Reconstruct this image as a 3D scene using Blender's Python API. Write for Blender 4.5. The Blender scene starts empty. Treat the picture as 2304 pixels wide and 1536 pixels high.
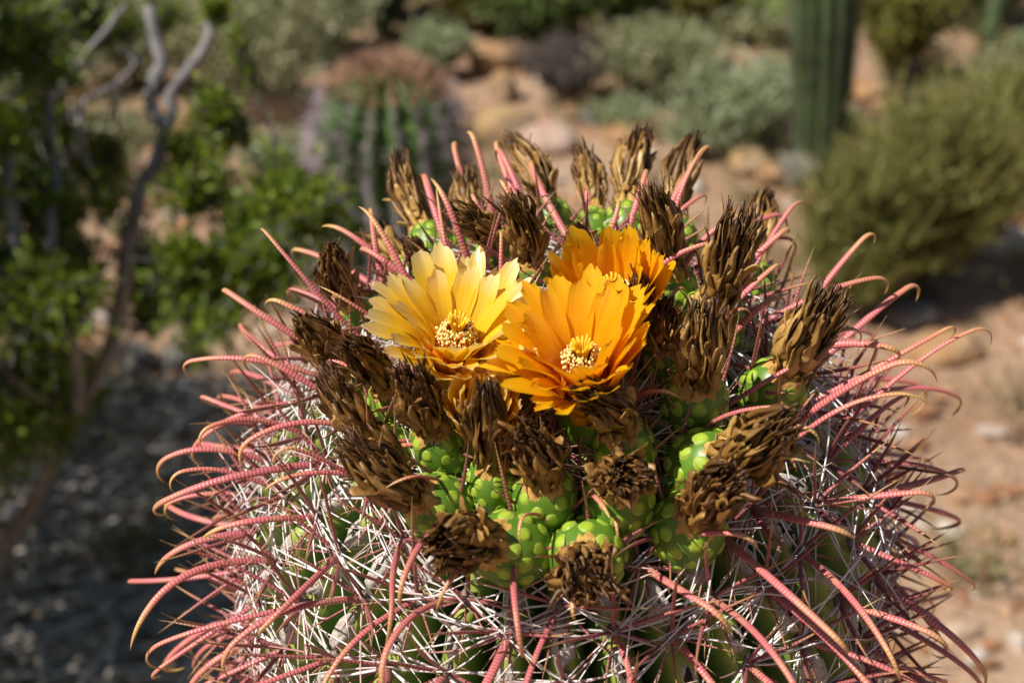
import bpy, math, random
import numpy as np
from mathutils import Matrix, Vector
random.seed(7); rng = np.random.default_rng(11)
pi = math.pi
sc = bpy.context.scene
C = sc.collection

# ---------------------------------------------------------------- camera
W0, H0 = 2304.0, 1536.0
LENS = 50.0; FPX = LENS/36.0*W0
PITCH = math.radians(25.0); CAMZ = 1.60
CAM = np.array([0.0, 0.0, CAMZ])
cd = bpy.data.cameras.new('camera'); cam = bpy.data.objects.new('camera', cd); C.objects.link(cam)
cam.location = CAM; cam.rotation_euler = (pi/2-PITCH, 0, 0)
cd.lens = LENS; cd.sensor_width = 36.0; cd.clip_start = 0.02; cd.clip_end = 2000
cd.dof.use_dof = True; cd.dof.focus_distance = 0.645; cd.dof.aperture_fstop = 6.8; cd.dof.aperture_blades = 9
sc.camera = cam
FWD = np.array([0, math.cos(PITCH), -math.sin(PITCH)])
UPV = np.array([0, math.sin(PITCH), math.cos(PITCH)])
RGT = np.array([1.0, 0, 0])

# ---------------------------------------------------------------- sky and sun
SUN = np.array([-0.56, -0.27, 0.78]); SUN = SUN/np.linalg.norm(SUN)
wd = bpy.data.worlds.new('World'); sc.world = wd; wd.use_nodes = True
wn = wd.node_tree; bg = wn.nodes['Background']
sk = wn.nodes.new('ShaderNodeTexSky'); sk.sky_type = 'NISHITA'; sk.sun_disc = False
sk.sun_elevation = math.asin(SUN[2]); sk.sun_rotation = math.atan2(SUN[0], SUN[1])
wn.links.new(sk.outputs[0], bg.inputs[0]); bg.inputs[1].default_value = 0.05
sl = bpy.data.lights.new('sun', 'SUN'); sl.energy = 5.0; sl.angle = math.radians(0.53); sl.color = (1, .955, .88)
so = bpy.data.objects.new('sun', sl); C.objects.link(so)
so.rotation_euler = Vector(SUN).to_track_quat('Z', 'Y').to_euler(); so.location = (-3, -1, 5)
sc.view_settings.view_transform = 'Standard'; sc.view_settings.look = 'None'
sc.view_settings.exposure = 0.3; sc.view_settings.gamma = 1.0

# ---------------------------------------------------------------- pixel helpers
def ray(px, py):
    d = FWD + RGT*((px-W0/2)/FPX) + UPV*((H0/2-py)/FPX)
    return d/np.linalg.norm(d)
def at_depth(px, py, dep):                     # depth measured along the view axis
    d = FWD + RGT*((px-W0/2)/FPX) + UPV*((H0/2-py)/FPX)
    return CAM + d*dep
def on_ground(px, py, z=0.0):
    d = ray(px, py); return CAM + d*((z-CAM[2])/d[2])
def proj(p):
    v = np.asarray(p)-CAM; dep = v@FWD
    return W0/2+FPX*(v@RGT)/dep, H0/2-FPX*(v@UPV)/dep, dep
def nrm(v):
    v = np.asarray(v, float); return v/(np.linalg.norm(v)+1e-12)

# ---------------------------------------------------------------- mesh helpers
class MB:
    """collects faces and a per-point vector attribute pv"""
    def __init__(s): s.v=[]; s.q=[]; s.t=[]; s.a=[]; s.n=0
    def add(s, v, q=None, t=None, a=None):
        v = np.asarray(v, float).reshape(-1,3); k=len(v)
        s.v.append(v)
        s.a.append(np.zeros((k,3)) if a is None else np.asarray(a,float).reshape(-1,3))
        if q is not None and len(q): s.q.append(np.asarray(q,int)+s.n)
        if t is not None and len(t): s.t.append(np.asarray(t,int)+s.n)
        s.n += k
    def mesh(s, name, mat, origin=(0,0,0), smooth=True):
        V = np.concatenate(s.v)-np.asarray(origin); A = np.concatenate(s.a)
        Q = np.concatenate(s.q) if s.q else np.zeros((0,4),int)
        T = np.concatenate(s.t) if s.t else np.zeros((0,3),int)
        me = bpy.data.meshes.new(name)
        me.vertices.add(len(V)); me.vertices.foreach_set('co', V.ravel())
        loops = np.concatenate([Q.ravel(), T.ravel()]).astype(np.int32)
        me.loops.add(len(loops)); me.loops.foreach_set('vertex_index', loops)
        st = np.concatenate([np.arange(len(Q))*4, len(Q)*4+np.arange(len(T))*3]).astype(np.int32)
        me.polygons.add(len(st)); me.polygons.foreach_set('loop_start', st)
        me.polygons.foreach_set('use_smooth', np.full(len(st), smooth))
        at = me.attributes.new('pv', 'FLOAT_VECTOR', 'POINT'); at.data.foreach_set('vector', A.ravel())
        me.update(calc_edges=True); me.materials.append(mat)
        return me

WM = {}
def place(name, data, parent=None, M=None):
    o = bpy.data.objects.new(name, data); C.objects.link(o)
    M = Matrix.Identity(4) if M is None else M
    if parent is not None:
        o.parent = parent; o.matrix_parent_inverse = WM[parent].inverted()
    o.matrix_basis = M; WM[o] = M
    return o
def build(mb, name, mat, parent=None, origin=None, smooth=True):
    if origin is None: origin = np.concatenate(mb.v).mean(0)
    me = mb.mesh(name, mat, origin, smooth)
    return place(name, me, parent, Matrix.Translation(Vector(origin)))
def thing(name, loc, label, cat, group=None):
    o = place(name, None, None, Matrix.Translation(Vector(loc)))
    o.empty_display_size = .05
    return tag(o, label, cat, group)
def tag(o, label, cat, group=None):
    o['label'] = label; o['category'] = cat
    if group: o['group'] = group
    return o
def frame(z, xref=(0.3,0.9,0.2)):
    z = nrm(z); x = np.asarray(xref,float); x = x - z*(x@z)
    if np.linalg.norm(x) < 1e-3: x = np.array([1.,0,0]) - z*z[0]
    x = nrm(x); y = np.cross(z,x); return x,y,z
def mat4(o, x, y, z, s=1.0):
    M = Matrix.Identity(4)
    for i in range(3):
        M[i][0]=x[i]*s; M[i][1]=y[i]*s; M[i][2]=z[i]*s; M[i][3]=o[i]
    return M

def bez(p0,p1,p2,p3,n):
    t = np.linspace(0,1,n)[:,None]
    return (1-t)**3*p0+3*(1-t)**2*t*p1+3*(1-t)*t*t*p2+t**3*p3
def tube(mb, P, R, sides=5, flat=1.0, ref=None, rnd=0.0, twist=None, cap=True):
    P = np.asarray(P,float); k=len(P); R = np.broadcast_to(np.asarray(R,float),(k,))
    T = np.gradient(P,axis=0); T /= np.linalg.norm(T,axis=1)[:,None]+1e-12
    r0 = np.array([.31,.52,.79]) if ref is None else np.asarray(ref,float)
    X = np.zeros((k,3)); x = r0-T[0]*(r0@T[0])
    if np.linalg.norm(x)<1e-4: x=np.cross(T[0],[1,0,.3])
    for i in range(k):
        x = x-T[i]*(x@T[i]); x/= np.linalg.norm(x)+1e-12; X[i]=x
    Y = np.cross(T,X)
    if twist is not None:
        c,s_=np.cos(twist)[:,None],np.sin(twist)[:,None]; X,Y = X*c+Y*s_, Y*c-X*s_
    a = np.arange(sides)/sides*2*pi
    V = P[:,None]+R[:,None,None]*(np.cos(a)[None,:,None]*X[:,None]+flat*np.sin(a)[None,:,None]*Y[:,None])
    L = np.concatenate([[0],np.cumsum(np.linalg.norm(np.diff(P,axis=0),axis=1))])
    A = np.zeros((k,sides,3)); A[:,:,0]=(L/max(L[-1],1e-9))[:,None]; A[:,:,1]=L[:,None]; A[:,:,2]=rnd
    i = np.arange(k-1)[:,None]*sides; j=np.arange(sides)[None]; j2=(j+1)%sides
    Q = np.stack([i+j,i+j2,i+sides+j2,i+sides+j],-1).reshape(-1,4)
    Tn=[]
    if cap and sides==4: Q=np.concatenate([Q,[[3,2,1,0]],[[ (k-1)*4+m for m in range(4)]]])
    elif cap:
        for m in range(1,sides-1): Tn += [[0,m+1,m],[(k-1)*sides,(k-1)*sides+m,(k-1)*sides+m+1]]
    mb.add(V,Q,Tn,A)
def tubes(mb, P, R, sides=3, rnd=None):
    """many thin straight-frame tubes at once: P (n,k,3), R (n,k)"""
    n,k,_=P.shape; T=np.gradient(P,axis=1); T/=np.linalg.norm(T,axis=2)[...,None]+1e-12
    r=np.array([.31,.52,.79]); X=np.cross(T,r); X/=np.linalg.norm(X,axis=2)[...,None]+1e-9; Y=np.cross(T,X)
    a=np.arange(sides)/sides*2*pi
    V=P[:,:,None]+R[:,:,None,None]*(np.cos(a)[None,None,:,None]*X[:,:,None]+np.sin(a)[None,None,:,None]*Y[:,:,None])
    A=np.zeros((n,k,sides,3)); A[...,0]=np.linspace(0,1,k)[None,:,None]
    L=np.concatenate([np.zeros((n,1)),np.cumsum(np.linalg.norm(np.diff(P,axis=1),axis=2),1)],1); A[...,1]=L[...,None]
    A[...,2]=(rng.random(n) if rnd is None else rnd)[:,None,None]
    b=(np.arange(n)*k*sides)[:,None,None]; i=(np.arange(k-1)*sides)[None,:,None]; j=np.arange(sides)[None,None]; j2=(j+1)%sides
    Q=np.stack([b+i+j,b+i+j2,b+i+sides+j2,b+i+sides+j],-1).reshape(-1,4)
    mb.add(V,Q,None,A)
def grid(mb, V, closed_u=False, A=None):
    nu,nv,_=V.shape
    iu=np.arange(nu if closed_u else nu-1)[:,None]; jv=np.arange(nv-1)[None]; i2=(iu+1)%nu
    Q=np.stack([iu*nv+jv,i2*nv+jv,i2*nv+jv+1,iu*nv+jv+1],-1).reshape(-1,4)
    mb.add(V.reshape(-1,3),Q,None,None if A is None else A.reshape(-1,3))

# ---------------------------------------------------------------- materials
def lin(r,g,b): return tuple(((c/255)/12.92 if c/255<=.04045 else ((c/255+.055)/1.055)**2.4) for c in (r,g,b))
class NT:
    def __init__(s,name,rough=.6,spec=.4):
        s.m=bpy.data.materials.new(name); s.m.use_nodes=True; s.t=s.m.node_tree
        s.b=s.t.nodes['Principled BSDF']; s.out=s.t.nodes['Material Output']
        s.b.inputs['Roughness'].default_value=rough; s.b.inputs['Specular IOR Level'].default_value=spec
    def n(s,ty,**k):
        x=s.t.nodes.new(ty)
        for a,v in k.items(): setattr(x,a,v)
        return x
    def l(s,a,b): s.t.links.new(a,b)
    def pv(s):
        a=s.n('ShaderNodeAttribute',attribute_name='pv'); x=s.n('ShaderNodeSeparateXYZ'); s.l(a.outputs['Vector'],x.inputs[0]); return x.outputs
    def ramp(s,fac,stops,interp='LINEAR'):
        r=s.n('ShaderNodeValToRGB'); e=r.color_ramp; e.interpolation=interp
        while len(e.elements)<len(stops): e.elements.new(.5)
        for el,(p,c) in zip(e.elements,stops): el.position=p; el.color=(*c,1)
        s.l(fac,r.inputs[0]); return r.outputs[0]
    def math(s,op,a,b=None,c=None):
        m=s.n('ShaderNodeMath',operation=op)
        for i,v in enumerate((a,b,c)):
            if v is None: continue
            if isinstance(v,(int,float)): m.inputs[i].default_value=v
            else: s.l(v,m.inputs[i])
        return m.outputs[0]
    def noise(s,scale,detail=4,rough=.55,coord='Object'):
        x=s.n('ShaderNodeTexNoise'); x.inputs['Scale'].default_value=scale; x.inputs['Detail'].default_value=detail; x.inputs['Roughness'].default_value=rough
        c=s.n('ShaderNodeTexCoord'); s.l(c.outputs[coord],x.inputs['Vector']); return x.outputs['Fac']
    def mix(s,f,a,b,blend='MIX'):
        m=s.n('ShaderNodeMix',data_type='RGBA',blend_type=blend)
        for i,v in ((0,f),(6,a),(7,b)):
            if isinstance(v,(int,float)): m.inputs[i].default_value=v
            elif isinstance(v,tuple): m.inputs[i].default_value=(*v,1)
            else: s.l(v,m.inputs[i])
        return m.outputs[2]
    def col(s,c):
        if isinstance(c,tuple): s.b.inputs['Base Color'].default_value=(*c,1)
        else: s.l(c,s.b.inputs['Base Color'])
        s.c=c; return s
    def bump(s,h,st=.3,d=.001):
        b=s.n('ShaderNodeBump'); b.inputs['Strength'].default_value=st; b.inputs['Distance'].default_value=d
        s.l(h,b.inputs['Height']); s.l(b.outputs[0],s.b.inputs['Normal']); return s
    def transl(s,f,c=None):
        tr=s.n('ShaderNodeBsdfTranslucent'); c=s.c if c is None else c
        if isinstance(c,tuple): tr.inputs[0].default_value=(*c,1)
        else: s.l(c,tr.inputs[0])
        mx=s.n('ShaderNodeMixShader'); mx.inputs[0].default_value=f
        s.l(s.b.outputs[0],mx.inputs[1]); s.l(tr.outputs[0],mx.inputs[2]); s.l(mx.outputs[0],s.out.inputs[0]); return s

def m_rib():
    k=NT('cactus_skin',.42,.45); x,y,z=k.pv()      # x: distance from crest 0..1, y: length along rib
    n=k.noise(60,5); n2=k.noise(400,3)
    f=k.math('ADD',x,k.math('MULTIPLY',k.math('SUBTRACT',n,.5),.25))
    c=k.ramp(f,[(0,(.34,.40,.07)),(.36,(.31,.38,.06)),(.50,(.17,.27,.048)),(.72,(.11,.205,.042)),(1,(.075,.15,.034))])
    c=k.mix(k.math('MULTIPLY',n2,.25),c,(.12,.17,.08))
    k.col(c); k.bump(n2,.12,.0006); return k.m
def m_hook():
    k=NT('hooked_spine_horn',.38,.5); x,y,z=k.pv()
    n=k.noise(90,3)
    base=k.ramp(x,[(0,(.20,.055,.055)),(.12,(.40,.075,.085)),(.55,(.56,.115,.12)),(.74,(.60,.19,.11)),(.85,(.60,.34,.11)),(.96,(.50,.32,.09)),(1,(.12,.06,.03))])
    base=k.mix(k.math('MULTIPLY',k.math('GREATER_THAN',n,.56),.45),base,(.50,.24,.10))
    w=k.math('SINE',k.math('ADD',k.math('MULTIPLY',y,2*pi/.0018),k.math('MULTIPLY',n,3.0)))
    band=k.math('MULTIPLY',k.math('SMOOTH_MIN',k.math('MAXIMUM',k.math('ADD',w,.25),0),1,.2),k.math('SUBTRACT',1,k.math('MULTIPLY',k.math('POWER',x,4),1.0)))
    c=k.mix(k.math('MULTIPLY',band,.40),base,(.78,.42,.36))
    c=k.mix(k.math('MULTIPLY',k.math('SUBTRACT',z,.5),.45),c,(.22,.05,.09))
    k.col(c); k.bump(w,.25,.0003); return k.m
def m_straight():
    k=NT('straight_spine_horn',.42,.45); x,y,z=k.pv()
    base=k.ramp(x,[(0,(.16,.05,.05)),(.2,(.36,.085,.09)),(.6,(.34,.085,.08)),(.8,(.46,.25,.09)),(1,(.30,.19,.06))])
    w=k.math('SINE',k.math('MULTIPLY',y,2*pi/.002))
    c=k.mix(k.math('MULTIPLY',k.math('MAXIMUM',w,0),.35),base,(.62,.30,.25))
    c=k.mix(k.math('MULTIPLY',z,.5),c,(.085,.03,.035))
    k.col(c); k.bump(w,.3,.0003); return k.m
def m_bristle():
    k=NT('white_bristle',.5,.35); x,y,z=k.pv()
    c=k.ramp(z,[(0,(.86,.82,.78)),(.6,(.80,.75,.72)),(.82,(.66,.52,.50)),(.93,(.50,.26,.24)),(1,(.42,.17,.16))])
    c=k.mix(k.math('MULTIPLY',k.math('GREATER_THAN',x,.9),.6),c,(.55,.40,.18))
    k.col(c); return k.m
def m_straw():
    k=NT('apex_straw',.5,.4); x,y,z=k.pv()
    k.col(k.ramp(z,[(0,(.62,.42,.19)),(.5,(.42,.22,.09)),(.8,(.68,.55,.35)),(1,(.22,.08,.04))])); return k.m
def m_wool():
    k=NT('areole_wool',.95,.1); n=k.noise(900,4)
    k.col(k.ramp(n,[(.3,(.12,.09,.075)),(.6,(.32,.26,.21)),(.8,(.45,.40,.35))])); k.bump(n,.8,.001); return k.m
def m_cork():
    k=NT('scar_cork',.9,.15); n=k.noise(260,6,.65); n2=k.noise(900,2); n3=k.noise(1500,1)
    c=k.ramp(n,[(.30,(.05,.04,.03)),(.40,(.34,.31,.27)),(.54,(.50,.46,.41)),(.66,(.48,.34,.19)),(.8,(.26,.19,.13))])
    c=k.mix(k.math('GREATER_THAN',n2,.66),c,(.10,.06,.035)); k.col(c); k.bump(n,.35,.0006); return k.m
def m_scar(): k=NT('scar_pit',.9,.1); k.col((.035,.027,.02)); return k.m
def m_fruit():
    k=NT('fruit_skin',.38,.45); x,y,z=k.pv(); n=k.noise(70,3)
    c=k.ramp(n,[(.3,(.075,.17,.014)),(.7,(.13,.24,.02))]); k.col(c); k.bump(k.noise(300,2),.08,.0005)
    return k.m
def m_scale():
    k=NT('fruit_scale_skin',.45,.4); x,y,z=k.pv()
    c=k.ramp(x,[(0,(.36,.46,.04)),(.5,(.30,.42,.035)),(.78,(.24,.36,.03)),(.9,(.42,.47,.08)),(1,(.46,.45,.12))]); k.col(c); return k.m
def m_collar():
    k=NT('dry_collar_flakes',.8,.2); n=k.noise(180,6,.65)
    k.col(k.ramp(n,[(.28,(.20,.09,.02)),(.45,(.48,.27,.065)),(.62,(.60,.38,.12)),(.8,(.50,.34,.10))])); k.bump(n,.9,.002); return k.m
def m_dried(nm,dark,mid,lite):
    k=NT(nm,.42,.45); x,y,z=k.pv(); n=k.noise(160,4)
    f=k.math('ADD',k.math('MULTIPLY',z,.55),k.math('MULTIPLY',n,.45))
    a=k.ramp(f,[(.15,dark),(.5,mid),(.85,lite)])
    d=k.ramp(f,[(.2,tuple(c*.35 for c in dark)),(.55,dark),(.95,mid)])
    c=k.mix(k.math('MULTIPLY',k.math('POWER',x,2.2),.9),a,d); k.col(c); k.bump(k.noise(420,4),.5,.001); return k.m
def m_petal(nm,tip,mid,base,rib):
    k=NT(nm,.24,.65); x,y,z=k.pv()           # x along, y across 0..1 from mid, z random
    c=k.ramp(x,[(0,base),(.25,mid),(.7,mid),(1,tip)])
    v=k.n('ShaderNodeTexNoise'); v.inputs['Scale'].default_value=1; cb=k.n('ShaderNodeCombineXYZ')
    k.l(k.math('MULTIPLY',y,9),cb.inputs[0]); k.l(k.math('MULTIPLY',x,2.0),cb.inputs[1]); k.l(k.math('MULTIPLY',z,60),cb.inputs[2]); k.l(cb.outputs[0],v.inputs['Vector'])
    c=k.mix(k.math('MULTIPLY',k.math('SUBTRACT',v.outputs['Fac'],.3),.55),c,base)
    mid_line=k.math('MULTIPLY',k.math('SUBTRACT',1,k.math('MINIMUM',k.math('MULTIPLY',k.math('ABSOLUTE',y),3.2),1)),k.math('MULTIPLY',k.math('POWER',x,3),k.math('GREATER_THAN',z,.45)))
    c=k.mix(k.math('MULTIPLY',mid_line,.55),c,rib)
    k.col(c); k.bump(v.outputs['Fac'],.25,.0012); k.transl(.42); return k.m
def m_plain(nm,c,rough=.6,spec=.3,tr=0,noise=None):
    k=NT(nm,rough,spec)
    if noise:
        n=k.noise(noise,4); k.col(k.ramp(n,[(.3,tuple(v*.6 for v in c)),(.7,tuple(min(1,v*1.3) for v in c))]))
    else: k.col(c)
    if tr: k.transl(tr)
    return k.m
def m_leaf(nm,a,b,c3,tr=.3):
    k=NT(nm,.45,.35); x,y,z=k.pv(); k.col(k.ramp(z,[(0,a),(.5,b),(1,c3)])); k.transl(tr); return k.m
def m_stone(nm,a,b,c3,sc_=14):
    k=NT(nm,.85,.2); n=k.noise(sc_,8,.6); n2=k.noise(sc_*5,4)
    c=k.ramp(n,[(.3,a),(.5,b),(.7,c3)]); c=k.mix(k.math('MULTIPLY',n2,.5),c,tuple(v*.5 for v in b)); k.col(c); k.bump(n2,.6,.02); return k.m

MT=dict(rib=m_rib(),hook=m_hook(),straight=m_straight(),bristle=m_bristle(),straw=m_straw(),wool=m_wool(),cork=m_cork(),scar=m_scar(),
 fruit=m_fruit(),scale=m_scale(),collar=m_collar(),
 dried=m_dried('dried_petals',(.085,.034,.008),(.32,.165,.036),(.58,.36,.115)),
 dried_d=m_dried('dark_dried_petals',(.065,.024,.006),(.26,.122,.028),(.53,.31,.09)),
 lemon=m_petal('lemon_petal',(.95,.84,.40),(.95,.66,.03),(.93,.46,.004),(.75,.30,.22)),
 amber=m_petal('amber_petal',(.93,.56,.015),(.95,.50,.006),(.92,.38,.003),(.80,.16,.02)),
 filament=m_plain('stamen_filament',(.90,.26,.012),.5,.3,.3), anther=m_plain('anther_cream',(.95,.78,.30),.6,.2),
 style=m_plain('style_yellow',(.92,.58,.03),.45,.3,.2))

# ---------------------------------------------------------------- ground
def gz(x,y):
    return .03*np.sin(x*1.3+.4)*np.cos(y*.9)+.015*np.sin(x*3.1+y*2.3)
def make_ground():
    k=NT('desert_soil',.95,.12); n=k.noise(1.6,7,.6); n2=k.noise(28,5,.65); n3=k.noise(120,3)
    c=k.ramp(n,[(.3,(.25,.145,.08)),(.5,(.40,.25,.155)),(.72,(.50,.35,.24))])
    c=k.mix(k.math('MULTIPLY',k.math('GREATER_THAN',n2,.54),.5),c,(.17,.095,.055)); c=k.mix(k.math('MULTIPLY',k.math('GREATER_THAN',n3,.58),.5),c,(.58,.42,.30))
    k.col(c); k.bump(n2,.8,.03)
    a=np.concatenate([np.linspace(-400,-12,14)[:-1],np.linspace(-12,12,121),np.linspace(12,400,14)[1:]])
    b=np.concatenate([np.linspace(-60,-2,8)[:-1],np.linspace(-2,22,121),np.linspace(22,900,18)[1:]])
    X,Y=np.meshgrid(a,b,indexing='ij'); Z=gz(X,Y)
    far=np.clip((Y-9)/60,0,1); Z=Z+far*far*8            # the ground rises towards the far slopes
    mb=MB(); grid(mb,np.stack([X,Y,Z],-1)); o=build(mb,'ground',k.m,origin=(0,0,0)); o['kind']='structure'
make_ground()

def stone_verts(n=1,nu=9,nv=6,rough=.25):
    u=np.arange(nu)/nu*2*pi; v=np.linspace(.0,pi,nv)
    d=np.stack([np.cos(u)[:,None]*np.sin(v),np.sin(u)[:,None]*np.sin(v),np.ones((nu,1))*np.cos(v)],-1)
    r=1+rough*(rng.random((nu,nv))-.5)*2; r[:,0]=1; r[:,-1]=1
    ph=rng.random(6)*6
    r=r*(1+.18*np.sin(2*d[...,0]*2+ph[0])+.15*np.sin(3*d[...,1]+ph[1])+.12*np.sin(4*d[...,2]+ph[2]))
    return d*r[...,None]
def gravel():
    k=NT('loose_gravel',.9,.15); x,y,z=k.pv(); n=k.noise(40,3)
    c=k.ramp(z,[(0,(.10,.07,.05)),(.25,(.36,.17,.08)),(.5,(.45,.25,.12)),(.7,(.50,.36,.24)),(.88,(.55,.45,.37)),(1,(.66,.60,.54))]); c=k.mix(k.math('MULTIPLY',n,.4),c,(.2,.12,.08)); k.col(c)
    mb=MB(); protos=[stone_verts(nu=6,nv=4) for _ in range(6)]
    for i in range(9000):
        y=1.2+13*rng.random()**1.5; x=(rng.random()-.5)*2*(.55*y+.6)
        s=.006+.022*rng.random()**3*(.7+y*.18)
        p=protos[i%6]*s*np.array([1+.5*rng.random(),1,.55+.3*rng.random()])
        a=rng.random()*6.28; c_,s_=math.cos(a),math.sin(a)
        q=p.copy(); q[...,0]=p[...,0]*c_-p[...,1]*s_; q[...,1]=p[...,0]*s_+p[...,1]*c_
        q+=np.array([x,y,gz(x,y)+s*.25]); A=np.zeros(q.shape); A[...,2]=rng.random()
        grid(mb,q,True,A)
    o=build(mb,'gravel',k.m,origin=(0,0,0),smooth=False); o['kind']='stuff'; tag(o,'loose tan and grey gravel strewn over the sandy ground','gravel')
gravel()

STM=dict(orange=m_stone('orange_stone',(.32,.16,.07),(.46,.27,.13),(.54,.40,.28)),
 lichen=m_stone('lichen_stone',(.42,.25,.07),(.40,.27,.15),(.38,.29,.22),9),
 pink=m_stone('pink_stone',(.40,.24,.17),(.52,.36,.28),(.58,.46,.38)),
 grey=m_stone('grey_stone',(.10,.095,.09),(.22,.20,.18),(.34,.31,.28)),
 pale=m_stone('pale_stone',(.50,.43,.36),(.62,.56,.50),(.70,.66,.60)))
def rock(px,base,w,h,mt,label,dz=1.0,group=None):
    g=on_ground(px,base); dep=(g-CAM)@FWD; sw=w/FPX*dep/2; sh=h/FPX*dep/2/.9
    nu,nv=26,15; u=np.arange(nu)/nu*2*pi; v=np.linspace(0,pi,nv)
    d=np.stack([np.cos(u)[:,None]*np.sin(v),np.sin(u)[:,None]*np.sin(v),np.ones((nu,1))*np.cos(v)],-1)
    pl=rng.normal(size=(15,3)); pl/=np.linalg.norm(pl,axis=1)[:,None]; hp=rng.uniform(.72,1.0,15)
    dt=np.maximum(d@pl.T,.05); rad=np.minimum((hp/dt).min(-1),1.12)+.02*np.sin(9*d[...,0]+5*d[...,2]+px)
    rad[:,0]=rad[:,0].mean(); rad[:,-1]=rad[:,-1].mean()
    a=rng.normal()*.25; q=d*rad[...,None]*np.array([sw,sw*dz*.8,sh]); q=np.stack([q[...,0]*math.cos(a)-q[...,2]*math.sin(a)*.6,q[...,1],q[...,2]+q[...,0]*math.sin(a)*.6],-1)
    q=q+np.array([g[0],g[1]+sw*.6,gz(g[0],g[1])+sh*.66])
    mb=MB(); grid(mb,q,True); o=build(mb,'rock',STM[mt],smooth=True); tag(o,label,'rock',group); return o
for r in [
 (1140,335,150,105,'lichen','squarish rock with orange lichen beside the spiny distant barrel cactus'),
 (1235,345,150,70,'pink','low pinkish rock leaning against the lichen covered rock'),
 (1132,240,75,75,'lichen','upright narrow boulder standing behind the lichen covered rock'),
 (1110,175,110,65,'orange','rust coloured boulder behind the upright narrow boulder'),
 (1185,165,50,50,'pink','small pink stone beside the rust coloured boulder'),
 (650,280,190,95,'pink','long pinkish grey rock between the creosote and the distant barrel cactus'),
 (525,105,70,40,'pale','pale stone on the bank under the big grey green bush'),
 (1805,420,130,70,'grey','dark grey rock at the foot of the saguaro'),
 (1690,400,90,70,'lichen','yellow lichen stone next to the dark grey rock'),
 (1735,420,80,50,'orange','rust stone wedged beside the yellow lichen stone'),
 (2245,585,150,70,'pale','white topped rock in the open soil by the yellow green bush'),
 (2150,790,190,60,'orange','flat orange slab lying beside the barrel cactus spines'),
 (2060,720,120,60,'grey','grey rock under the yellow green bush'),
 (1640,185,34,60,'pale','upright white stone left of the saguaro'),
 (1660,200,34,40,'pale','small white stone leaning on the upright white one'),
 (1915,275,60,40,'pale','white stone just right of the saguaro trunk'),
 (1960,235,90,50,'orange','orange stone on the bare patch behind the saguaro'),
 (440,330,110,60,'orange','orange rock behind the forked creosote branch'),
 (170,235,130,70,'orange','orange rock half hidden by the left creosote branches'),
 (260,330,120,60,'pink','pinkish rock low behind the creosote leaves'),
 (1340,290,70,36,'grey','small grey stone behind the dried fruits'),
 (1420,330,120,46,'orange','low orange stone in front of the grey sage clump'),
 (1600,330,60,36,'pink','small pink stone beneath the mint green bush'),
 (330,700,60,40,'grey','small grey stone under the creosote in speckled light'),
 (300,850,110,70,'grey','dark grey stone in the shade below the creosote'),
 (400,840,90,60,'grey','rounded dark stone beside the shaded grey one'),
 (1300,255,90,40,'orange','rust stone at the edge of the dark twiggy shrub'),
 (2160,250,120,50,'orange','low red stone beyond the yellow green bush')]:
    rock(*r)

# ---------------------------------------------------------------- shrubs
LM=dict(sage=m_leaf('sage_leaf',(.19,.20,.09),(.30,.31,.15),(.45,.44,.25)),
 mint=m_leaf('mint_leaf',(.20,.25,.12),(.31,.37,.19),(.47,.50,.30)),
 green=m_leaf('green_leaf',(.055,.095,.02),(.10,.15,.035),(.17,.21,.06)),
 olive=m_leaf('olive_leaf',(.10,.115,.018),(.18,.18,.032),(.28,.25,.055)),
 yellow=m_leaf('yellow_green_leaf',(.19,.21,.05),(.34,.35,.10),(.50,.46,.18),.5),
 creo=m_leaf('creosote_leaf',(.085,.14,.007),(.165,.24,.013),(.30,.35,.032),.42),
 dead=m_leaf('dead_twig',(.06,.048,.04),(.12,.095,.08),(.2,.165,.14),0.05))
BARK=m_plain('grey_bark',(.24,.225,.225),.85,.15,noise=30); STEM=m_plain('shrub_stem',(.15,.115,.08),.85,.15)
def leaves(mb,P,size,up=.3,asp=.5,droop=None):
    n=len(P); D=rng.normal(size=(n,3)); D[:,2]+=up; D/=np.linalg.norm(D,axis=1)[:,None]
    X=np.cross(D,rng.normal(size=(n,3))); X/=np.linalg.norm(X,axis=1)[:,None]; N=np.cross(D,X)
    s=size*(.6+.8*rng.random(n))[:,None]
    V=np.stack([P,P+D*s*.55+X*s*asp*.5+N*s*.1,P+D*s,P+D*s*.55-X*s*asp*.5+N*s*.1],1)
    A=np.zeros((n,4,3)); A[...,2]=rng.random(n)[:,None]
    b=np.arange(n)[:,None]*4
    mb.add(V,None,np.concatenate([b+[[0,1,2]],b+[[0,2,3]]]),A)
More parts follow.
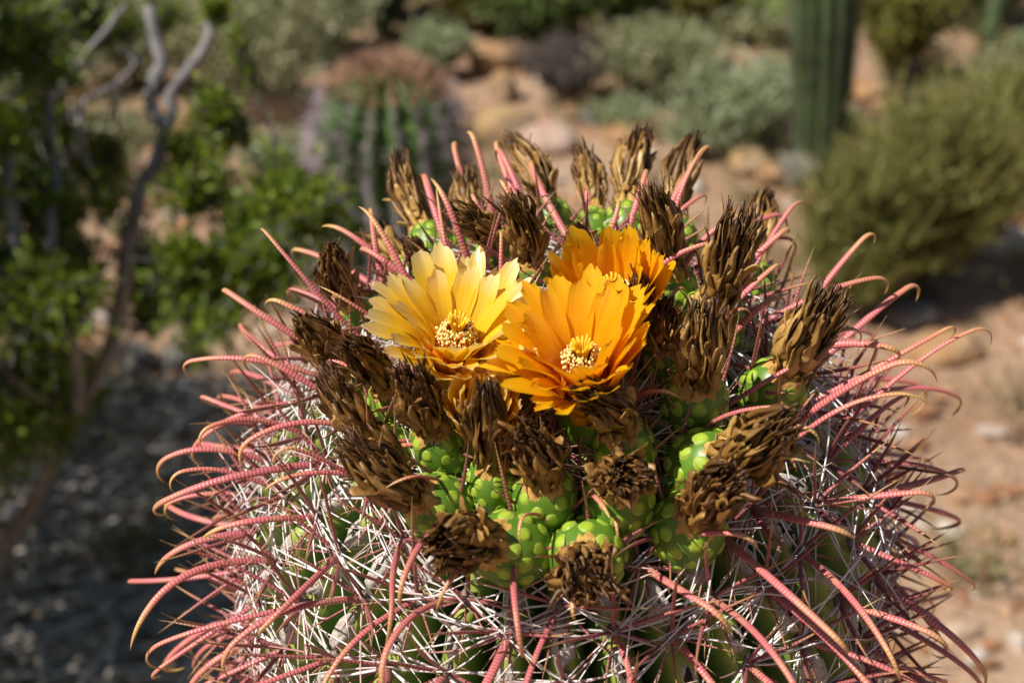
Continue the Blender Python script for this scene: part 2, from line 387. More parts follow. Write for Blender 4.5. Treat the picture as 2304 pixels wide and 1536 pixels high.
def shrub(name,px,base,top,w,kind,label,cat='bush',n=2600,size=.022,nst=60,lean=0,asp=.45,core=.25,group=None,broom=False):
    g=on_ground(px,base); dep=(g-CAM)@FWD
    g[2]=gz(g[0],g[1])
    d=ray(px,top); hd=math.hypot(g[0],g[1]); h=max(.12,CAMZ+d[2]/math.hypot(d[0],d[1])*hd-g[2]); R=w/FPX*dep/2
    t=thing(name,g,label,cat,group)
    st=MB(); ends=[]; paths=[]
    for i in range(nst):
        a=rng.random()*2*pi; rr=R*math.sqrt(rng.random())*(.95 if not broom else .8)
        hh=h*(.55+.45*math.sqrt(max(0,1-(rr/R)**2)))*((.8+.25*rng.random()) if not broom else (.4+.8*rng.random()))
        e=g+np.array([rr*math.cos(a)+lean*hh,rr*math.sin(a),hh]); 
        m=g+np.array([rr*.35*math.cos(a),rr*.35*math.sin(a),hh*.55])+rng.normal(size=3)*.02*h
        P=bez(g+rng.normal(size=3)*[.02,.02,0]*R*3,g+(m-g)*.5,m,e,7); paths.append(P); ends.append(e)
    P=np.stack(paths); tubes(st,P,np.linspace(1,.25,7)[None]*(.004+.006*h)*np.ones((nst,1)),4)
    build(st,'stems',STEM if kind!='dead' else LM['dead'],t)
    k=rng.integers(0,nst,n); f=(.35+.65*rng.random(n)**.7)*6; i0=np.minimum(f.astype(int),5); fr=(f-i0)[:,None]
    pts=P[k,i0]*(1-fr)+P[k,i0+1]*fr
    sp=(.10 if not broom else .035)*R
    pts=pts+rng.normal(size=(n,3))*sp*np.array([1,1,.8]); pts=pts[pts[:,2]>g[2]+.01]
    lf=MB()
    if kind=='dead' or broom:
        L=len(pts); D=rng.normal(size=(L,3))*.5; D[:,2]+=1.1; D/=np.linalg.norm(D,axis=1)[:,None]
        ln=(h*(.22 if not broom else .36)*(.5+rng.random(L)))[:,None]
        Pt=np.stack([pts,pts+D*ln*.5,pts+D*ln+rng.normal(size=(L,3))*.1*ln],1); tubes(lf,Pt,np.array([1,.8,.4])[None]*(.0035+.002*rng.random((L,1))),3)
        if broom: leaves(lf,pts+D*ln*rng.random((L,1)),size,.6,asp); leaves(lf,pts+D*ln*rng.random((L,1)),size*.8,.6,asp)
    else: leaves(lf,pts,size,.4,asp)
    o=build(lf,'foliage',LM[kind],t); o['kind']='stuff'
    return t
for s in [
 ('sage_bush',600,262,-70,470,'sage','big grey green bush rising behind the forked creosote branch',4200,.035),
 ('sage_bush',330,200,-120,420,'sage','loose grey green bush on the slope behind the creosote',3000,.035),
 ('sage_bush',60,330,60,380,'sage','grey green bush behind the dense left creosote leaves',3000,.03),
 ('sage_bush',250,420,240,260,'sage','low grey green shrub among rocks behind the creosote',1800,.024),
 ('sage_bush',620,420,290,210,'mint','small mint green shrub in front of the pinkish grey rock',1500,.02),
 ('twiggy_shrub',580,240,110,190,'dead','dark leafless twiggy shrub left of the distant barrel cactus',900,.02),
 ('mint_bush',985,185,55,150,'mint','pale mint bush right behind the distant barrel cactus',1700,.03),
 ('green_bush',1235,115,-90,260,'green','dark green round bush beyond the rust coloured boulder',4200,.05),
 ('olive_bush',1060,80,-130,230,'olive','olive bush between the small saguaro and dark green bush',3200,.05),
 ('olive_bush',1400,70,-150,320,'green','broad green bush behind the grey sage clump',4200,.05),
 ('olive_bush',1570,90,-120,240,'olive','olive bush on the slope left of the ribbed saguaro',3200,.05),
 ('sage_bush',1455,240,50,300,'sage','grey sage clump in the middle of the rocky wash',3600,.03),
 ('twiggy_shrub',1275,240,105,230,'dead','dark grey twiggy shrub beside the upright narrow boulder',1500,.02),
 ('mint_bush',1690,345,130,330,'mint','mint green bush crowding the left side of the saguaro',3600,.026),
 ('mint_bush',1400,305,225,180,'mint','low mint tuft growing behind the dried fruits',1300,.02),
 ('mint_bush',1560,360,250,180,'mint','small mint tuft in front of the mint green bush',1300,.018),
 ('olive_bush',2010,190,-80,250,'olive','dark olive creosote close behind the saguaro trunk',4200,.035),
 ('sage_bush',2290,260,100,260,'sage','grey green bush below the dark cholla',2600,.03),
 ('sage_bush',2110,400,200,330,'sage','grey green bush on the bare patch right of the saguaro',2800,.026),
 ('sage_bush',1690,110,20,200,'sage','far small bush left of the saguaro on pink soil',1600,.04),
 ('mint_bush',730,130,-100,330,'mint','tall pale bush behind the distant barrel cactus',3400,.045),
 ('olive_bush',480,30,-260,420,'olive','far olive bush at the top of the slope behind the creosote',3000,.06),
 ('green_bush',2230,60,-240,420,'green','far dark green bush behind the cholla',3600,.06),
 ('green_bush',100,110,-220,420,'green','far green bush behind the left creosote',3000,.06),
 ('green_bush',880,40,-220,300,'green','far green bush behind the small far saguaro',3000,.06),
  ('sage_bush',1530,180,70,200,'mint','pale tuft between the grey sage clump and the mint bush',1800,.03),
 ('sage_bush',1120,60,-40,180,'sage','far sage bush above the rust coloured boulder',1800,.045),
 ('sage_bush',1620,60,-60,200,'green','far green bush left of the prickly pear',2200,.05),
 ('sage_bush',420,130,-20,240,'mint','pale bush seen through the forked branch',2400,.035),
 ('sage_bush',2180,330,230,200,'mint','pale low bush at the edge of the bare patch',1600,.026),
 ('sage_bush',150,200,20,260,'mint','pale bush behind the left creosote branches',2400,.035),
 ]:
    shrub(s[0],s[1],s[2],s[3],s[4]*1.18,s[5],s[6],n=int(s[7]*1.15),size=s[8]*1.1)
shrub('broom_bush',2075,640,300,470,'yellow','large yellow green feathery bush at the saguaro foot, on its right',n=1500,size=.028,nst=55,broom=True)
shrub('broom_bush',1930,690,430,300,'yellow','smaller feathery bush right behind the barrel cactus spines',n=2600,size=.02,nst=70,broom=True)
shrub('broom_bush',2270,470,230,300,'yellow','yellow green feathery bush beyond the white topped rock',n=2600,size=.022,nst=70,broom=True)
shrub('broom_bush',1850,395,260,150,'yellow','small feathery bush hiding the saguaro base',n=1300,size=.018,nst=40,broom=True)

# ---------------------------------------------------------------- ribbed columns in the distance
SAGM=m_plain('saguaro_skin',(.085,.125,.045),.6,.3,noise=9); SAGV=m_plain('saguaro_spines',(.11,.095,.085),.7,.2)
def ground_cover():
    lf=MB(); 
    for i in range(420):
        y=2.2+9*rng.random(); x=(rng.random()-.5)*2*(.5*y+.5)
        if x>.45 and y<3.6 and rng.random()<.7: continue
        c=np.array([x,y,gz(x,y)]); h=.05+.10*rng.random(); n=rng.integers(18,46)
        D=rng.normal(size=(n,3))*.7; D[:,2]=1; ln=h*rng.uniform(.5,1,(n,1)); B=c+rng.normal(size=(n,3))*[h*.4,h*.4,0]
        P=np.stack([B,B+D*ln*.5,B+D*ln],1); leaves(lf,(P[:,1:].reshape(-1,3)),.022,.6,.4)
        tubes(lf,P,np.array([1,.8,.4])[None]*.0018*np.ones((n,1)),3)
    o=build(lf,'ground_cover',LM['cover'],origin=(0,0,0)); o['kind']='stuff'; tag(o,'low dry weeds and seedlings scattered over the stony soil','weeds')
LM['cover']=m_leaf('weed_leaf',(.12,.15,.06),(.24,.24,.10),(.42,.33,.17))
ground_cover()
def saguaro(px,base,w,height,label,nr=15,lean=0.0,depth_scale=1):
    g=on_ground(px,base); g[2]=gz(g[0],g[1])-.02; dep=(g-CAM)@FWD; R=w/FPX*dep/2
    t=thing('saguaro_cactus',g,label,'cactus'); 
    zz=np.linspace(0,height,30); 
    prof=R*np.interp(zz/height,[0,.06,.2,.6,.93,.98,1],[.62,.75,.95,1.05,.95,.6,.05])
    for i in range(nr):
        a=np.linspace(-.5,.5,11)*2*pi/nr+i*2*pi/nr
        dd=np.abs(np.linspace(-1,1,11)); k=1-.22*dd**1.5
        r=prof[:,None]*k[None]
        V=np.stack([g[0]+r*np.cos(a)+lean*zz[:,None],g[1]+r*np.sin(a),g[2]+zz[:,None]+0*r],-1)
        mb=MB(); grid(mb,V); o=build(mb,'rib',SAGM,t)
        sp=MB(); zs=np.arange(.05,height*.97,.022 if height<4 else .03); n=len(zs)*5
        zq=np.repeat(zs,5); rq=np.interp(zq,zz,prof); ang=i*2*pi/nr
        O=np.stack([g[0]+rq*math.cos(ang)+lean*zq,g[1]+rq*math.sin(ang),g[2]+zq],-1)
        D=np.array([math.cos(ang),math.sin(ang),0])+rng.normal(size=(n,3))*.8; D/=np.linalg.norm(D,axis=1)[:,None]
        ln=.012+.014*rng.random((n,1)); Pt=np.stack([O,O+D*ln*.5,O+D*ln],1); tubes(sp,Pt,np.array([1,.8,.3])[None]*.0016*np.ones((n,1)),3)
        s=build(sp,'spine_row',SAGV,o); s['kind']='stuff'
saguaro(1842,400,158,3.2,'tall ribbed green saguaro column standing among the feathery bushes',lean=-.055)
saguaro(862,85,62,3.4,'far slim saguaro behind the distant barrel cactus',nr=13)

def cholla(px,base,label):
    g=on_ground(px,base); g[2]=gz(g[0],g[1]); t=thing('cholla_cactus',g,label,'cactus')
    m=m_plain('cholla_skin',(.085,.12,.05),.6,.3,noise=20); sm=m_plain('cholla_spines',(.30,.26,.2),.6,.3)
    segs=[]
    def grow(p,d,L,r,lv):
        e=p+d*L; P=bez(p,p+d*L*.3+rng.normal(size=3)*.02,p+d*L*.7,e,7); segs.append((P,r))
        if lv<3:
            for _ in range(3 if lv else 5):
                nd=nrm(d+rng.normal(size=3)*.65+[0,0,.15]); f=rng.uniform(.55,1); grow(p+d*L*f,nd,L*rng.uniform(.6,.85),r*.85,lv+1)
    grow(g,nrm([.1,0,1]),.5,.035,0); grow(g,nrm([.7,-.2,.8]),.5,.03,1)
    for P,r in segs:
        mb=MB(); tube(mb,P,r*np.array([.7,1,1.05,1.05,1.05,.95,.5]),8); o=build(mb,'stem_joint',m,t)
        n=60; k=rng.random(n)*5.9; i=k.astype(int); O=P[i]*(1-(k-i)[:,None])+P[i+1]*(k-i)[:,None]
        D=rng.normal(size=(n,3)); D/=np.linalg.norm(D,axis=1)[:,None]; ln=.02+.02*rng.random((n,1))
        sp=MB(); tubes(sp,np.stack([O+D*r*.8,O+D*(r+ln*.5),O+D*(r+ln)],1),np.array([1,.7,.3])[None]*.0012*np.ones((n,1)),3); s=build(sp,'spines',sm,o); s['kind']='stuff'
cholla(2200,185,'dark branching cholla in the shade at the top of the bare patch')

# prickly pear pad left of the saguaro
def pear(px,base):
    g=on_ground(px,base); g[2]=gz(g[0],g[1]); t=thing('prickly_pear',g,'small pale green prickly pear just left of the saguaro','cactus')
    m=m_plain('pear_skin',(.20,.25,.08),.5,.3,noise=8)
    for (ox,oz,s,a) in [(0,.12,.12,0),(.02,.32,.11,.2),(-.12,.26,.09,-.6)]:
        u=np.arange(16)/16*2*pi; v=np.linspace(0,pi,9)
        q=np.stack([np.cos(u)[:,None]*np.sin(v)*.85,np.sin(u)[:,None]*np.sin(v)*.2,np.ones((16,1))*np.cos(v)*1.15],-1)*s
        c_,s_=math.cos(a),math.sin(a); q=np.stack([q[...,0]*c_+q[...,2]*s_,q[...,1],-q[...,0]*s_+q[...,2]*c_],-1)+g+np.array([ox,0,oz])
        mb=MB(); grid(mb,q,True); build(mb,'pad',m,t)
pear(1752,118)

# ---------------------------------------------------------------- left creosote bush and dead wood
def creosote():
    base=on_ground(-60,1180); base[2]=gz(base[0],base[1])
    t=thing('creosote_bush',base,'leafy creosote bush with bare grey forked branches over shaded ground','bush')
    def pxpath(pts): return np.array([at_depth(*p) for p in pts])
    def smooth(P,n=26):
        k=np.linspace(0,len(P)-1,n); i=np.minimum(k.astype(int),len(P)-2); f=(k-i)[:,None]
        p0=P[np.maximum(i-1,0)];p1=P[i];p2=P[i+1];p3=P[np.minimum(i+2,len(P)-1)]
        Q=.5*(2*p1+(p2-p0)*f+(2*p0-5*p1+4*p2-p3)*f*f+(-p0+3*p1-3*p2+p3)*f**3)
        return Q+rng.normal(size=Q.shape)*.0012
    brs=[([(-60,1380,2.55),(60,1150,2.4),(215,850,2.25),(262,740,2.2),(290,560,2.15),(312,440,2.12),(352,370,2.1),(376,292,2.1)],.0125,.0115),
     ([(376,292,2.1),(340,235,2.1),(350,170,2.1),(362,145,2.1),(348,70,2.1),(338,20,2.1)],.011,.009),
     ([(376,292,2.1),(390,245,2.1),(384,215,2.1),(440,140,2.12),(468,90,2.14),(475,40,2.15),(520,0,2.18),(560,-60,2.2)],.009,.006),
     ([(-60,1380,2.55),(20,1230,2.45),(110,1060,2.3),(165,930,2.2),(170,810,2.1),(150,740,2.05),(110,620,2.0),(45,590,2.0),(20,430,2.0),(10,330,2.0),(-30,200,2.0)],.013,.009),
     ([(110,620,2.0),(118,500,2.0),(125,400,2.05),(110,250,2.1),(140,190,2.15),(230,80,2.2),(285,10,2.2)],.007,.005),
     ([(110,250,2.1),(95,150,2.1),(20,100,2.1)],.005,.004),
     ([(180,320,2.15),(185,235,2.2),(260,190,2.25),(310,140,2.3)],.005,.003),
     ([(-60,1380,2.55),(-250,900,2.3),(-420,500,2.2),(-600,200,2.1)],.014,.008),
     ([(-60,1380,2.55),(-160,800,2.2),(-220,300,2.0),(-200,-150,1.9)],.013,.007),
     ([(290,560,2.15),(420,560,2.1),(560,520,2.05),(660,440,2.0)],.0035,.0015),
     ([(262,740,2.2),(380,720,2.15),(500,640,2.1),(600,560,2.05)],.003,.0015),
     ([(165,930,2.2),(60,880,2.1),(-20,800,2.05)],.005,.003)]
    allp=[]
    for pts,ra,rb in brs:
        P=smooth(pxpath(pts)); mb=MB(); tube(mb,P,np.linspace(ra,rb,len(P)),8); build(mb,'branch',BARK,t); allp.append(P)
    allp=np.concatenate(allp)
    cl=[(90,330,110),(60,470,120),(190,400,80),(30,600,110),(120,560,70),(250,480,60),(320,560,70),(60,730,110),(150,690,80),(40,850,110),(110,960,90),(30,1000,90),(190,880,60),(130,820,70),(90,640,80),(30,420,90),(150,480,70),(180,580,60),(250,400,50),
        (640,430,80),(690,480,90),(570,500,80),(620,560,90),(520,580,80),(470,640,90),(560,650,80),(640,620,60),(430,720,70),(480,750,50),(400,600,70),(380,660,60),(340,640,50),
        (470,230,60),(440,340,60),(480,400,50),(400,420,50),(90,60,100),(40,150,80),(180,40,80),(150,150,50),(520,60,25),(495,20,40),(380,10,40),(270,30,50),(730,460,50),(430,795,30),
        (-80,300,150),(-150,600,150),(-140,800,120),(-60,100,150),(-350,450,260),(-500,250,260),(-260,150,240),(-420,750,240),(-650,400,260),(-300,-100,240),(-550,0,260),(-700,150,240),(-800,600,260),(-200,-250,220)]
    lf=MB(); tw=MB()
    for gx in np.arange(-1.25,-.20,.17):  # unseen leaf clumps added to the crown, set sunward to shade the ground
        for gy in np.arange(1.55,3.3,.22):
            for k in np.arange(.6,1.9,.05):
                c=np.array([gx,gy,0])+SUN*k+rng.normal(size=3)*.04; u_,v_,dp=proj(c)
                if u_<-400: break
            else: continue
            n=1000; pts=c+rng.normal(size=(n,3))*np.array([.10,.12,.10]); 
            pts=np.array([p_ for p_ in pts if proj(p_)[0]<-150]); leaves(lf,pts,.022,.5,.6)
            E=c+rng.normal(size=(10,3))*.10; S=c-SUN*.12+rng.normal(size=(10,3))*.03; t_=np.linspace(0,1,6)[None,:,None]
            tubes(tw,S[:,None]*(1-t_)+E[:,None]*t_+(rng.normal(size=(10,3))*.05)[:,None]*t_*(1-t_),np.linspace(.003,.001,6)[None]*np.ones((10,1)),4)
    for (x,y,r) in cl:
        dep=rng.uniform(1.9,2.3) if x<180 else (rng.uniform(2.25,2.5) if x<390 else rng.uniform(1.85,2.1))
        if x<-200: dep=rng.uniform(1.6,2.3)
        c=at_depth(x,y,dep); R=r/FPX*dep
        n=int((1150 if x<330 else 2000)*(r/80.0)**2) if x>-60 else int(160*(r/80.0)**2)
        nt=max(8,n//16)
        j=np.argmin(((allp-c)**2).sum(1)); root=allp[j]
        E=c+rng.normal(size=(nt,3))*R*.55; 
        S=root*.35+c*.65+rng.normal(size=(nt,3))*R*.25; M=(S+E)/2+rng.normal(size=(nt,3))*R*.12
        tt=np.linspace(0,1,6)[None,:,None]; P=(1-tt)**2*S[:,None]+2*tt*(1-tt)*M[:,None]+tt*tt*E[:,None]
        tubes(tw,P,np.linspace(.0016,.0007,6)[None]*np.ones((nt,1)),3)
        tubes(tw,np.stack([root+0*S[:1],(root+c)/2+0*S[:1]+rng.normal(size=3)*R*.1,S.mean(0)[None]],1),np.array([[.0035,.003,.002]]),4)
        k=rng.integers(0,nt,n); f=rng.random(n)*4.99; i0=f.astype(int); fr=(f-i0)[:,None]
        pts=P[k,i0]*(1-fr)+P[k,i0+1]*fr+rng.normal(size=(n,3))*R*.05
        leaves(lf,pts,.0125 if x>-60 else .022,.5,.55)
    o=build(tw,'twigs',BARK,t); o['kind']='stuff'
    o=build(lf,'foliage',LM['creo'],t); o['kind']='stuff'
creosote()
DEADM=m_plain('weathered_wood',(.48,.43,.38),.9,.1,noise=25)
def dead_branch(pts,r,label):
    P=np.array([on_ground(x,y)+[0,0,h] for x,y,h in pts]); P[:,2]+=gz(P[:,0],P[:,1])+r*.6
    k=np.linspace(0,len(P)-1,18); i=np.minimum(k.astype(int),len(P)-2); f=(k-i)[:,None]
    Q=P[i]*(1-f)+P[i+1]*f+rng.normal(size=(18,3))*.003
    mb=MB(); tube(mb,Q,np.linspace(r,r*.55,18),7); tag(build(mb,'dead_branch',DEADM),label,'branch')
for a in [([(60,1420,.02),(150,1400,.04),(230,1405,.03),(265,1445,.02)],.010,'arched dead branch on the dark ground beside the barrel cactus'),
 ([(265,1445,.02),(255,1500,.02),(250,1560,.01)],.010,'short upright dead stick where the arched branch ends'),
 ([(300,1350,.03),(220,1390,.02),(150,1450,.01),(60,1520,.01)],.008,'thin dead stick crossing behind the arched branch'),
 ([(30,1290,.1),(60,1220,.06),(120,1060,.04)],.013,'thick grey dead stem leaning under the creosote leaves'),
 ([(360,960,.01),(380,880,.05),(410,810,.08)],.006,'thin upright dead twig beside the left barrel spines'),
 ([(200,1140,.02),(260,1100,.03),(300,1070,.02)],.010,'short weathered stick among shaded litter'),
 ([(380,1010,.02),(450,960,.04),(500,920,.05)],.009,'grey stick pointing up towards the barrel spines'),
 ([(100,1230,.02),(200,1190,.03),(290,1180,.02)],.008,'pale stick lying flat in the dark litter'),
 ([(40,1460,.02),(90,1500,.03),(110,1560,.02)],.009,'bent dead stick near the bare brown soil patch'),
 ([(330,1040,.01),(250,1010,.03),(180,1000,.02)],.007,'slender stick below the small shaded stones')]: dead_branch(*a)
def litter():
    mb=MB(); n=900
    g=np.array([on_ground(rng.uniform(-150,560),rng.uniform(860,1560)) for _ in range(n)])
    a=rng.normal(.5,.5,size=n); D=np.stack([np.cos(a),np.sin(a)*1.0,rng.normal(size=n)*.15],-1); ln=(.02+.08*rng.random((n,1)))
    g[:,2]=gz(g[:,0],g[:,1])+.008+.02*rng.random(n)
    tubes(mb,np.stack([g-D*ln,g+rng.normal(size=(n,3))*.004,g+D*ln],1),(.002+.006*rng.random((n,1))**2)*np.ones((1,3)),4)
    o=build(mb,'twig_litter',DEADM); o['kind']='stuff'; tag(o,'dead twig litter covering the shaded ground under the creosote','litter')
litter()

# ---------------------------------------------------------------- the flowering barrel cactus
APEX=at_depth(1235,880,.655)
TILT=math.radians(27); TX=-.07
AX=nrm([TX,-math.sin(TILT),math.cos(TILT)])          # the plant leans towards the viewer
EX=nrm(np.array([1.,0,0])-AX*AX[0]); EY=np.cross(AX,EX)  # EY points away from the viewer
RB,HB=.164,.135
CEN=APEX-AX*HB
def body_len(): return (APEX[2])/AX[2]
LTOT=body_len()+.03
# profile by angle phi, then down the trunk
_phi=np.linspace(0,pi/2,60)
_pr=RB*np.sin(_phi)**.96; _pz=-HB*(1-np.cos(_phi))
_dz=np.linspace(.01,LTOT-HB,40)
_pr=np.concatenate([_pr,RB*(1+.12*np.clip(_dz/.25,0,1)-.25*np.clip((_dz-.7)/.6,0,1))]); _pz=np.concatenate([_pz,-HB-_dz])
_s=np.concatenate([[0],np.cumsum(np.hypot(np.diff(_pr),np.diff(_pz)))])
def prof(s):
    r=np.interp(s,_s,_pr); z=np.interp(s,_s,_pz)
    e=.004; dr=np.interp(s+e,_s,_pr)-np.interp(np.maximum(s-e,0),_s,_pr); dz=np.interp(s+e,_s,_pz)-np.interp(np.maximum(s-e,0),_s,_pz)
    l=np.hypot(dr,dz); return r,z,dr/l,dz/l
NR=30; SP=.034
def frame_at(s,th):
    r,z,dr,dz=prof(s); er=math.cos(th)*EX+math.sin(th)*EY
    p=APEX+AX*z+er*r; d=er*dr+AX*dz; n=er*(-dz)+AX*dr; tt=np.cross(n,d)
    return p,nrm(n),nrm(d),nrm(tt)
BASE=APEX-AX*(LTOT-.02)
cac=thing('barrel_cactus',BASE,'large spiny barrel cactus with yellow flowers and ring of green fruits','cactus')
TH0=-pi/2+.02
def crest_lift(s_,th):
    i=round((th-TH0)/(2*pi/NR)); return .0045*math.cos(2*pi*(s_/SP-rib_phase(i)-.35))*min(1,s_/.08)
def rib_phase(i): return .5*(i%2)+.18*math.sin(i*2.3)
ss=np.concatenate([np.linspace(.004,.30,75),np.linspace(.31,_s[-1],40)])
for i in range(NR):
    th=TH0+i*2*pi/NR
    m=17; q=np.linspace(-1,1,m); 
    r,z,dr,dz=prof(ss)
    dep=np.minimum(.030,r*.28)
    k=np.clip(np.abs(q)-.12,0,1)**2.0/.7744
    bulge=.0045*np.cos(2*pi*(ss/SP-rib_phase(i)-.35))*np.clip(ss/.08,0,1)
    off=-dep[:,None]*k[None]+(bulge[:,None]*(1-np.abs(q)))
    # rib cheeks swell sideways a little
    ang=th+(q*pi/NR*(1+.0*q))
    er=np.cos(ang)[:,None]*EX+np.sin(ang)[:,None]*EY
    V=APEX+(z[:,None]+off*dr[:,None])[...,None]*AX+(r[:,None]+off*(-dz)[:,None])[...,None]*er[None]
    A=np.zeros(V.shape); A[...,0]=np.abs(q)[None]; A[...,1]=ss[:,None]; A[...,2]=i/NR
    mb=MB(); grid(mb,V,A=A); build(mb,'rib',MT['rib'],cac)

def spine_path(p,n,d,tt,kind,L):
    if kind=='hook':
        a=rng.normal()*.27; dirv=nrm(n*.88+d*rng.uniform(-.05,.55)+tt*a)
        side=tt*rng.normal()*.3
        k=16; P=[p]; cur=dirv.copy(); hookdir=nrm(d*1.0+side*1.2-n*.15)
        hf=rng.uniform(.16,.34); st=L*(1-hf)/12; bow=rng.uniform(-.06,.03); bd=rng.uniform(.3,2.2)
        for j in range(12):
            cur=nrm(cur+hookdir*(.008+.0009*j*j)*bd+n*bow*.3+side*.05); P.append(P[-1]+cur*st)
        axis=np.cross(cur,hookdir); axis=nrm(axis); tot=rng.uniform(1.7,2.5) if rng.random()<.85 else rng.uniform(.5,1.1); m=9; st=L*hf/m
        for j in range(m):
            an=tot/m; cur=cur*math.cos(an)+np.cross(axis,cur)*math.sin(an); P.append(P[-1]+cur*st)
        return np.array(P)
    return None
def resample(P,n):
    L=np.concatenate([[0],np.cumsum(np.linalg.norm(np.diff(P,axis=0),axis=1))]); t=np.linspace(0,L[-1],n)
    return np.stack([np.interp(t,L,P[:,j]) for j in range(3)],-1)
# cork scar plate (shared)
def scar_mesh(sd):
    g=np.random.default_rng(sd); mb=MB(); nu,nv=22,6; u=np.arange(nu)/nu*2*pi; rr=np.linspace(1,0,nv)
    r=rr[None]*(1+.10*np.sin(3*u+sd)+.07*np.sin(5*u+2*sd)+.06*g.normal(size=nu))[:,None]
    V=np.stack([r*np.cos(u)[:,None]*.0042*(1-.22*np.sin(u)[:,None]),r*np.sin(u)[:,None]*.0100,.0004*(1-r**4)+.00008*g.normal(size=r.shape)],-1); V[:,0,2]=-.004
    V[...,2]-=.55*(V[...,0]**2)/.012+.35*(V[...,1]**2)/.10
    grid(mb,V,True); return mb.mesh('cork_scar',MT['cork'])
def pit_mesh(sd):
    g=np.random.default_rng(sd+50); mb=MB(); nu=11; u=np.arange(nu)/nu*2*pi; rr=np.array([1.0,.6,.3,0])
    w=(1+.35*g.normal(size=nu))[:,None]
    V=np.stack([rr[None]*w*np.cos(u)[:,None]*.0016,rr[None]*w*np.sin(u)[:,None]*.0040,np.array([-.0004,.0003,.0001,-.0003])[None]+0*u[:,None]],-1)
    grid(mb,V,True); return mb.mesh('scar_pit',MT['scar'])
SCARS=[scar_mesh(k) for k in range(8)]; PITS=[pit_mesh(k) for k in range(8)]

# fruit positions come first so that areoles under fruits lose their cork plate
def dome_hit(px,py,lift=0.0):
    """ray against the dome ellipsoid, swollen by lift; closest approach if it misses"""
    o=CAM-CEN; d=ray(px,py)
    B=np.stack([EX/(RB+lift),EY/(RB+lift),AX/(HB+lift)]); oo=B@o; dd=B@d
    a=dd@dd; b=oo@dd; c=oo@oo-1; D=b*b-a*c
    t=(-b-math.sqrt(max(D,0)))/a; p=CAM+d*t
    q=B@(p-CEN); n=nrm(B.T@q); return p,n
def tip_on_ray(p,n,L,px,py):
    d=ray(px,py); v=p-CAM; t0=v@d; h2=v@v-t0*t0
    if h2>=L*L: return CAM+d*t0
    dt=math.sqrt(L*L-h2); a=CAM+d*(t0-dt); b=CAM+d*(t0+dt)
    return a if (a-p)@n>(b-p)@n else b

